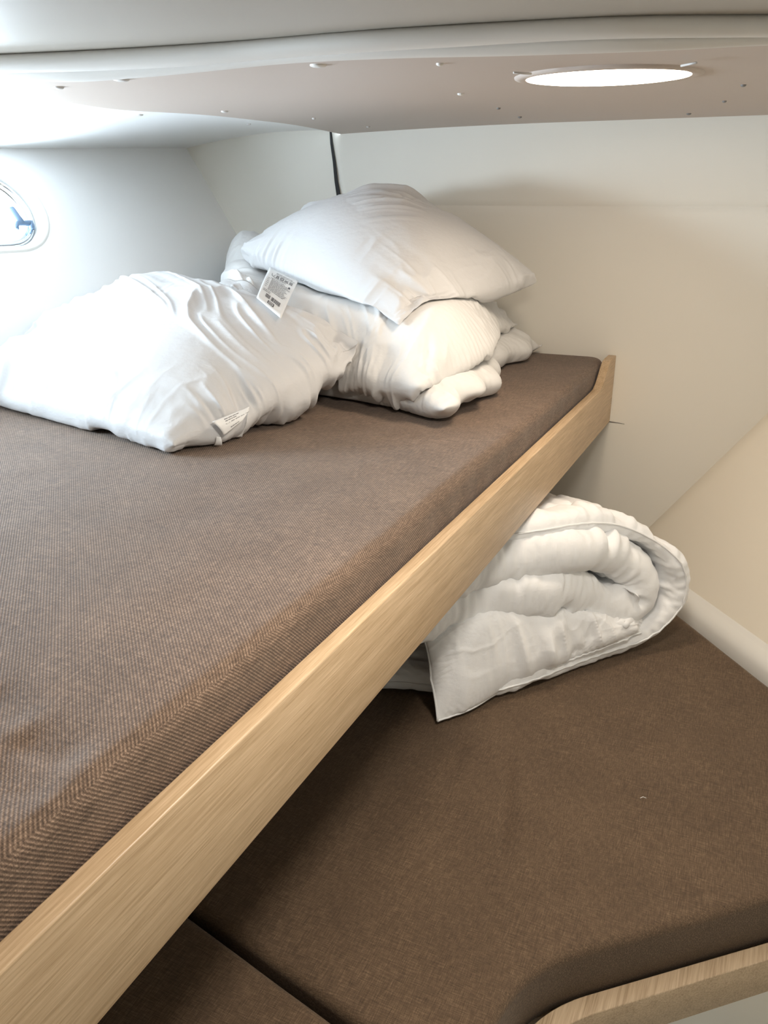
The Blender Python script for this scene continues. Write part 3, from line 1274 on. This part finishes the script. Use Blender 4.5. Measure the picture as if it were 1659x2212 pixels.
class HeightMap:
    """highest surface below a point, as a raster in x, y"""
    def __init__(self, x0, x1, y0, y1, z, step=0.008):
        self.x0, self.y0, self.s = x0, y0, step
        self.Z = np.full((int((x1 - x0) / step) + 2, int((y1 - y0) / step) + 2), z, float)

    def add(self, X):
        X = upsample(X, X.shape[0] * 3, X.shape[1] * 3).reshape(-1, 3)
        i = np.clip(((X[:, 0] - self.x0) / self.s).astype(int), 0, self.Z.shape[0] - 1)
        j = np.clip(((X[:, 1] - self.y0) / self.s).astype(int), 0, self.Z.shape[1] - 1)
        np.maximum.at(self.Z, (i, j), X[:, 2])

    def smooth(self, k=2):
        self.Z = blur(self.Z[:, :, None], k)[:, :, 0]

    def __call__(self, X):
        fx = np.clip((X[..., 0] - self.x0) / self.s, 0, self.Z.shape[0] - 2.001)
        fy = np.clip((X[..., 1] - self.y0) / self.s, 0, self.Z.shape[1] - 2.001)
        i, j = fx.astype(int), fy.astype(int)
        a, b_ = fx - i, fy - j
        Z = self.Z
        return (Z[i, j] * (1 - a) + Z[i + 1, j] * a) * (1 - b_) + (Z[i, j + 1] * (1 - a) + Z[i + 1, j + 1] * a) * b_


def hull_push(X, gap=0.006):
    d = ((X - HP) * hn).sum(-1)
    return X + hn * np.clip(gap - d, 0, 1)[..., None]


def collider(hm, gap=0.004, hullside=True, wall=True):
    def f(X):
        z = hm(X) + gap
        X[..., 2] = np.maximum(X[..., 2], z)
        if wall:
            X[..., 1] = np.minimum(X[..., 1], YR - 0.02)
        if hullside:
            X = hull_push(X)
        return X
    return f


def smoothstep(a, b_, x):
    t = min(max((x - a) / (b_ - a), 0), 1)
    return t * t * (3 - 2 * t)


# ---- rumpled duvet at the far end of the upper bunk: lower fold and upper fold of one duvet
UPB = HeightMap(-1.9, -0.3, 0.8, 2.5, ZT)


def bilin(c, u, v):
    return tuple((1 - u) * (1 - v) * c[0][k] + u * (1 - v) * c[1][k] + u * v * c[2][k] + (1 - u) * v * c[3][k] for k in range(len(c[0])))


def lowP(u, v):
    x, y = bilin([(-1.12, 1.60), (-.570, 1.475), (-.615, 2.375), (-1.38, 2.37)], u, v)
    y += 0.05 * math.sin(math.pi * u) * (1 - v) ** 2
    x += 0.030 * math.sin(math.pi * min(1, v / 0.55)) * u ** 3 - 0.05 * math.exp(-((v - 0.62) / 0.12) ** 2) * u ** 4
    x += 0.010 * math.sin(v * 40) * u ** 6
    return np.array((x, y, ZT + .035 + 0.010 * vnoise(x * 6, y * 6, 0, 21)))


def upP(u, v):
    x, y = bilin([(-1.24, 1.60), (-.625, 1.520), (-.665, 2.30), (-1.62, 2.30)], u, v)
    x += 0.060 * math.sin(math.pi * min(1, max(0, (v - 0.02) / 0.7))) * u ** 3
    y += 0.02 * math.sin(math.pi * u * 1.15 + 0.5) * (1 - v) ** 2
    z = ZT + 0.055 + 0.055 * smoothstep(0, 0.30, v) * smoothstep(0, 0.12, 1 - u) + 0.04 * smoothstep(0, .25, v)
    z += 0.10 * math.exp(-((u - 0.0) / 0.22) ** 2 - ((v - 0.9) / 0.30) ** 2)
    z += 0.025 * vnoise(x * 4.0, y * 4.0, 0, 23)
    return np.array((x, y, z))


def up_h(u, v):
    h = 1.0
    h += 0.35 * math.exp(-((u - 0.06) / 0.16) ** 2 - ((v - 0.84) / 0.20) ** 2)        # crest at the rear left
    h -= 0.22 * math.exp(-((u - 0.80) / 0.25) ** 2 - ((v - 0.50) / 0.3) ** 2)
    h -= 0.40 * math.exp(-((u - 0.42) / 0.20) ** 2 - ((v - 0.60) / 0.25) ** 2)        # pressed down by the pillow
    return h


col0 = collider(UPB)
T, Bm = sheets(lowP, 0.085, 120, 110, up=(0, 0, 1), wdt=0.12)
lowS = relax(T, Bm, excess=0.012, edge_excess=0.05, edge_w=0.08, iters=90, anchor=0.12, rad=7, bend=0.2, collide=col0, seed=3, noise_amp=0.002)
T, Bm = sheets(upP, 0.115, 170, 150, up=(0.10, -0.15, 1), wdt=0.16, pw=0.6, asym=0.35, hmod=up_h)
upS = relax(T, Bm, excess=0.006, edge_excess=0.045, edge_w=0.08, iters=120, anchor=0.08, rad=11, bend=0.35, collide=col0, seed=5, noise_amp=0.003)

lowS = creases(lowS, 3, amp=0.020, reach=0.09, freq=20, inner=0.006)
upS = creases(upS, 5, amp=0.028, reach=0.14, freq=17, inner=0.026, ang=2.2, ifreq=9, broad=0.010)
colT = collider(UPB, 0.005)
lowS = (colT(lowS[0]), colT(lowS[1]))
upS = (colT(upS[0]), colT(upS[1]))
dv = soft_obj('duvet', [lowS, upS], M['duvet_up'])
tag(dv, 'rumpled white duvet bunched up on the upper bunk beneath the top pillow', 'duvet')
# ---- pillows
PM = HeightMap(-1.9, -0.3, 0.8, 2.5, ZT)
PM.add(lowS[0])
PM.add(upS[0])
PM.smooth(1)


def pillow(name, corners, th, nu, nv, hm, seed, label, mid=None, press=0.0008, anchor=0.06, up=None, asym=0.4, exc=0.0, eexc=0.03, wdt=0.5, rad=10, ew=0.07, cr=None):
    def P(u, v):
        p = coons(corners)(u, v)
        if mid:
            p = p + np.array(mid(u, v))
        return p
    T, Bm = sheets(P, th, nu, nv, up=up, wdt=wdt, pw=0.62, asym=asym)
    S_ = relax(T, Bm, excess=exc, edge_excess=eexc, edge_w=ew, iters=130, press=press, anchor=anchor, rad=rad, bend=0.3,
               collide=collider(hm, 0.004), seed=seed, noise_amp=0.002, pin_edge=0.8)
    S_ = creases(S_, seed, **(cr or {}))
    cf = collider(hm, 0.005)
    S_ = (cf(S_[0]), cf(S_[1]))
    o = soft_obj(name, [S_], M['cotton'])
    tag(o, label, 'pillow', 'white pillows on the upper bunk')
    return o, S_


Lc, Fc_, Rc, Kc = (-1.37, 1.99, -.150), (-.720, 1.610, -.272), (-.585, 2.16, -.205), (-1.12, 2.34, -.03)
pc, pcS = pillow('pillow', [Lc, Fc_, Rc, Kc], 0.20, 170, 128, PM, 11,
                 'plump white pillow on top of the duvet, leaning on the rear wall', up=(0.10, -0.35, 0.93), asym=0.25, exc=0.0, cr=dict(amp=0.027, reach=0.13, freq=17, inner=0.013, ang=0.9, ifreq=7, broad=0.005))
Al, Af, Ar, Ak = (-1.62, 1.25, -.405), (-.925, 1.105, -.410), at(772, 748, Z=-.30), (-1.66, 1.95, -.235)
pa, paS = pillow('pillow', [Al, Af, Ar, Ak], 0.19, 160, 170, PM, 17,
                 'white pillow at the left, lying on the mattress in front of the duvet', up=(-0.2, 0.10, 0.97), asym=0.48, wdt=0.34, mid=lambda u, v: (0.022 * math.sin(math.pi * v) * u ** 3, 0, -0.012 * math.sin(math.pi * v) * u ** 2 - 0.0), exc=-0.002, rad=14, cr=dict(amp=0.020, reach=0.13, freq=14, inner=0.011, ang=-0.35, ifreq=6, broad=0.008))

# ---- folded duvet on the lower bunk: two nested U folds and a loose flap in front
DP0 = np.array([-.347, 1.574, ZL])
Dd = np.array([.62, .785, 0]) / math.hypot(.62, .785)
De = np.array([-Dd[1], Dd[0], 0])


def dW(s, w_, z):
    return DP0 + Dd * s + De * w_ + np.array([0, 0, z])


def dface(px, py, w_=0.0):
    r = ray(px, py)
    t = ((DP0 + De * w_) @ De) / (r @ De)
    return r * t


class Path:
    def __init__(self, pts):
        pts = np.array(pts, float)
        P_ = np.vstack([2 * pts[0] - pts[1], pts, 2 * pts[-1] - pts[-2]])
        out = []
        for i in range(1, len(P_) - 2):
            for k in range(12):
                t = k / 12
                a, b_, c, d = P_[i - 1:i + 3]
                out.append(0.5 * (2 * b_ + (c - a) * t + (2 * a - 5 * b_ + 4 * c - d) * t**2 + (3 * b_ - a - 3 * c + d) * t**3))
        out.append(pts[-1])
        self.p = np.array(out)
        self.l = np.concatenate([[0], np.cumsum(np.linalg.norm(np.diff(self.p, axis=0), axis=1))])
        self.l /= self.l[-1]

    def __call__(self, u):
        return np.array([np.interp(u, self.l, self.p[:, k]) for k in range(self.p.shape[1])])


outer = Path([(-.46, .028), (-.30, .028), (-.05, .028), (.16, .028), (.28, .045), (.352, .10), (.365, .17), (.325, .245), (.22, .31), (.08, .345), (-.10, .352), (-.30, .345), (-.45, .33)])
inner = Path([(-.42, .30), (-.30, .300), (-.10, .303), (.05, .295), (.16, .268), (.25, .215), (.275, .155), (.245, .110), (.17, .128), (.07, .178), (-.03, .205), (-.15, .218), (-.28, .222), (-.42, .21)])
LOW = HeightMap(-1.3, 0.5, 0.6, 2.5, ZL)
LOW.Z[:] = ZL + 0.002
colL = collider(LOW, 0.005, hullside=False)


def outP(u, v):
    s, z = outer(u)
    w_ = -0.012 + 0.13 * smoothstep(.12, .40, -s) * (z < .2) + 0.05 * smoothstep(0.2, .34, z) + 0.50 * v + 0.010 * math.sin(u * 23) * (1 - v)
    z = z - 0.16 * v * 0.5 * smoothstep(0.12, .33, z)
    return dW(s, w_, z)


def inP(u, v):
    s, z = inner(u)
    w_ = 0.0 + 0.50 * v + 0.010 * math.sin(u * 31 + 1) * (1 - v)
    z = z - 0.16 * v * 0.5 * smoothstep(0.12, .33, z)
    return dW(s, w_, z)


def quilt(pos, axis=1, depth=0.5, wd=0.012):
    def f(u, v):
        t = v if axis == 1 else u
        h = 1.0
        for p in pos:
            h *= 1 - depth * math.exp(-((t - p) / wd) ** 2)
        return h
    return f


T, Bm = sheets(outP, 0.052, 230, 110, wdt=0.06, pw=0.5, hmod=quilt([0.16, .5], 1, 0.5, 0.02))
oS = relax(T, Bm, excess=0.012, edge_excess=0.05, edge_w=0.10, iters=90, anchor=0.12, rad=6, bend=0.2, collide=colL, seed=31, noise_amp=0.003)
oS = creases(oS, 31, amp=0.020, reach=0.12, freq=15, inner=0.012, ang=1.4, ifreq=6, broad=0.005)
T, Bm = sheets(inP, 0.100, 200, 130, wdt=0.09, pw=0.5, hmod=quilt([0.115, .45], 1, 0.42, 0.012))
iS = relax(T, Bm, excess=0.010, edge_excess=0.06, edge_w=0.10, iters=100, anchor=0.12, rad=6, bend=0.2, collide=colL, seed=33, noise_amp=0.003)
iS = creases(iS, 33, amp=0.024, reach=0.12, freq=20, inner=0.013, ang=1.4, ifreq=7, broad=0.006)
fback = Path([dface(px, py, 0.03) for px, py in ((918, 1385), (985, 1338), (1080, 1300), (1200, 1308), (1300, 1330), (1388, 1348))])
ffront = Path([at(px, py, Z=ZL + z) for px, py, z in ((945, 1557, .012), (1015, 1532, .012), (1075, 1497, .012), (1125, 1474, .02), (1205, 1437, .035), (1295, 1402, .05), (1388, 1366, .06))])


def flapP(u, v):
    a, b_ = fback(u), ffront(u)
    p = a + (b_ - a) * v
    p[2] += 0.030 * math.sin(math.pi * v) * (1 - u) ** 0.5 * (0.6 + 0.4 * math.sin(u * 9))
    return p


T, Bm = sheets(flapP, 0.045, 130, 60, wdt=0.30, pw=0.6)
# the outward side of the flap faces the eye
fS = relax(T, Bm, excess=0.010, edge_excess=0.045, edge_w=0.10, iters=90, anchor=0.12, rad=6, bend=0.25, collide=colL, seed=35, noise_amp=0.002)
fS = creases(fS, 35, amp=0.015, reach=0.12, freq=12, inner=0.014, ang=1.2, ifreq=7, broad=0.007)
oS, iS, fS = [(colL(a_), colL(b_)) for a_, b_ in (oS, iS, fS)]
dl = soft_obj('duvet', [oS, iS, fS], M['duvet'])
tag(dl, 'folded thick white duvet on the lower bunk, tucked under the oak rail', 'duvet')
seam = [fS[0][i, -1] for i in range(0, 130, 2)]
tube('piping', np.array(seam), 0.0022, M['duvet'], dl, n=8)
seam = [fS[0][0, j] for j in range(59, -1, -2)]
tube('piping', np.array(seam), 0.0022, M['duvet'], dl, n=8)
seam = [oS[0][i, 0] for i in range(0, 230, 2)]
tube('piping', np.array(seam), 0.0020, M['duvet'], dl, n=8)

# ---- care tags sewn into the pillow seams
def leaf(name, pts4, parent, bend_=0.0, nu=14, nv=14, side=None, mat=None):
    c = [np.array(p, float) for p in pts4]                     # TL, TR, BR, BL
    n_ = np.cross(c[1] - c[0], c[3] - c[0])
    n_ /= np.linalg.norm(n_)
    if n_ @ (c[0] + c[2]) > 0:
        n_ = -n_

    def f(u, v, off=0.0):
        p = (1 - u) * (1 - v) * c[0] + u * (1 - v) * c[1] + u * v * c[2] + (1 - u) * v * c[3]
        return p + n_ * (bend_ * math.sin(math.pi * v) + off)
    o = surf(name, lambda u, v: f(u, v), nu, nv, mat or M['tag'], parent)
    m_ = o.modifiers.new('t', 'SOLIDIFY')
    m_.thickness = 0.0005
    m_.offset = 0
    return o, f


def marks(name, shapes, f, parent, mat):
    """flat printed marks given as polygons in tag coordinates"""
    vs2, fc = [], []
    for poly in shapes:
        k = len(vs2)
        vs2 += [f(u, v, 0.0007) for u, v in poly]
        fc.append(tuple(range(k, k + len(poly))))
    return mesh_obj(name, wz(vs2), fc, mat, parent, False)


def rect(u0, v0, u1, v1):
    return [(u0, v0), (u1, v0), (u1, v1), (u0, v1)]


def strokes(pts, w_, ar, close=False):
    out = []
    n = len(pts)
    for i in range(n if close else n - 1):
        a, b_ = np.array(pts[i]), np.array(pts[(i + 1) % n])
        d = b_ - a
        d_ = np.array([d[0], d[1] * ar])
        L_ = np.hypot(*d_) + 1e-9
        nn = np.array([-d_[1], d_[0]]) / L_ * w_ / 2
        nn[1] /= ar
        out.append([tuple(a + nn), tuple(b_ + nn), tuple(b_ - nn), tuple(a - nn)])
    return out


def care(u0, v0, su, ar, w_):
    """wash tub, crossed triangle, tumble dryer, iron, crossed circle in a row"""
    sv = su / ar
    sh = []

    def T_(pts, k):
        return [(u0 + (k * 1.35 + x) * su, v0 + y * sv) for x, y in pts]
    X_ = [(0, 0), (1, 1)], [(0, 1), (1, 0)]
    sh += strokes(T_([(0, .1), (.15, 1), (.85, 1), (1, .1)], 0), w_, ar)
    sh += strokes(T_([(.5, 0), (1, 1), (0, 1)], 1), w_ * 1.3, ar, True)
    for x in X_:
        sh += strokes(T_(x, 1), w_ * 1.1, ar)
    sh += strokes(T_([(0, 0), (1, 0), (1, 1), (0, 1)], 2), w_, ar, True)
    sh += strokes(T_([(.5 + .33 * math.cos(a * math.pi / 5), .5 + .33 * math.sin(a * math.pi / 5)) for a in range(10)], 2), w_ * 1.2, ar, True)
    sh += strokes(T_([(0, .9), (.25, .35), (.9, .35), (1, .9)], 3), w_, ar, True)
    for x in X_:
        sh += strokes(T_(x, 3), w_, ar)
    sh += strokes(T_([(.5 + .4 * math.cos(a * math.pi / 5), .5 + .4 * math.sin(a * math.pi / 5)) for a in range(10)], 4), w_, ar, True)
    for x in X_:
        sh += strokes(T_(x, 4), w_, ar)
    return sh


rng_ = random.Random(5)


def lines(u0, u1, v0, v1, n, h, ragged=0.25):
    sh = []
    for i in range(n):
        v = v0 + (v1 - v0) * i / max(1, n - 1)
        u = u0
        end = u1 - rng_.random() * ragged * (u1 - u0)
        while u < end:
            l_ = 0.03 + rng_.random() * 0.09
            sh.append(rect(u, v, min(u + l_, end), v + h))
            u += l_ + 0.014
    return sh


SKIN = np.vstack([x.reshape(-1, 3) for x in (upS[0], lowS[0], pcS[0], pcS[1], paS[0], paS[1])])
_d = SKIN @ F
_px = CX + FPX * (SKIN @ R) / _d
_py = CY - FPX * (SKIN @ U) / _d


def on_skin(px, py, lift=0.006, r_=7):
    """point on the bedding as seen at a pixel, lifted off it a little"""
    m_ = (np.abs(_px - px) < r_) & (np.abs(_py - py) < r_)
    dd = np.sort(_d[m_])
    k = ray(px, py)
    if len(dd) == 0:
        return at(px, py, Z=ZT + 0.006)
    return k * (dd[:3].mean() - lift)


tc = [on_skin(583, 577, .006), on_skin(645, 606, .010), on_skin(607, 688, .014), on_skin(554, 643, .012)]
tg, tf = leaf('care_tag', tc, pc, 0.004)
tg['label'] = 'white care tag printed with grey text, symbols and a barcode'
sh = care(.17, .175, .115, 1.35, .016) + lines(.30, .95, .10, .135, 2, .012) + lines(.28, .78, .285, .285, 1, .014)
sh += lines(.20, .72, .335, .335, 1, .012) + lines(.10, .20, .37, .62, 6, .010) + lines(.24, .92, .37, .66, 11, .011, .2)
sh += lines(.10, .45, .70, .73, 2, .010)
marks('print', sh, tf, tg, M['ink'])
sh = []
u = .26
while u < .82:
    b_w = rng_.choice([.008, .012, .02])
    if not .44 < u < .47:
        sh.append(rect(u, .77, u + b_w, .85))
    u += b_w + rng_.choice([.008, .012, .016])
sh += [[(.86 + .035 * math.cos(a * math.pi / 6), .355 + .028 * math.sin(a * math.pi / 6)) for a in range(12)]]
sh += [rect(.40, .875, .64, .885), rect(.40, .925, .64, .935), rect(.40, .875, .43, .935), rect(.61, .875, .64, .935), rect(.45, .90, .59, .912)]
marks('print', sh, tf, tg, M['inkd'])

t2 = [on_skin(459, 911, .012), on_skin(539, 878, .012), on_skin(524, 908, .014), on_skin(484, 941, .014)]
tg2, tf2 = leaf('care_tag', t2, pa, 0.004)
tg2['label'] = 'white care tag with printed washing symbols'
sh = care(.24, .42, .125, 2.3, .018) + lines(.26, .72, .12, .26, 2, .05) + lines(.36, .86, .78, .78, 1, .06)
marks('print', sh, tf2, tg2, M['ink'])
leaf('care_tag', [t2[1] * 1.003, on_skin(533, 912, .006), at(523, 944, Z=-.423), at(484, 946, Z=-.423)], pa, 0.0)
leaf('care_tag', [on_skin(468, 943, .008), on_skin(477, 944, .008), at(480, 962, Z=-.424), at(462, 962, Z=-.424)], pa, 0.003)

th_ = [at(1383, 1724, Z=ZL + .0045), at(1389, 1721, Z=ZL + .006), at(1396, 1724, Z=ZL + .0045)]
tag(tube('thread', th_, 0.0005, M['tag'], n=6), 'tiny pale loose thread lying on the lower brown mattress', 'thread')
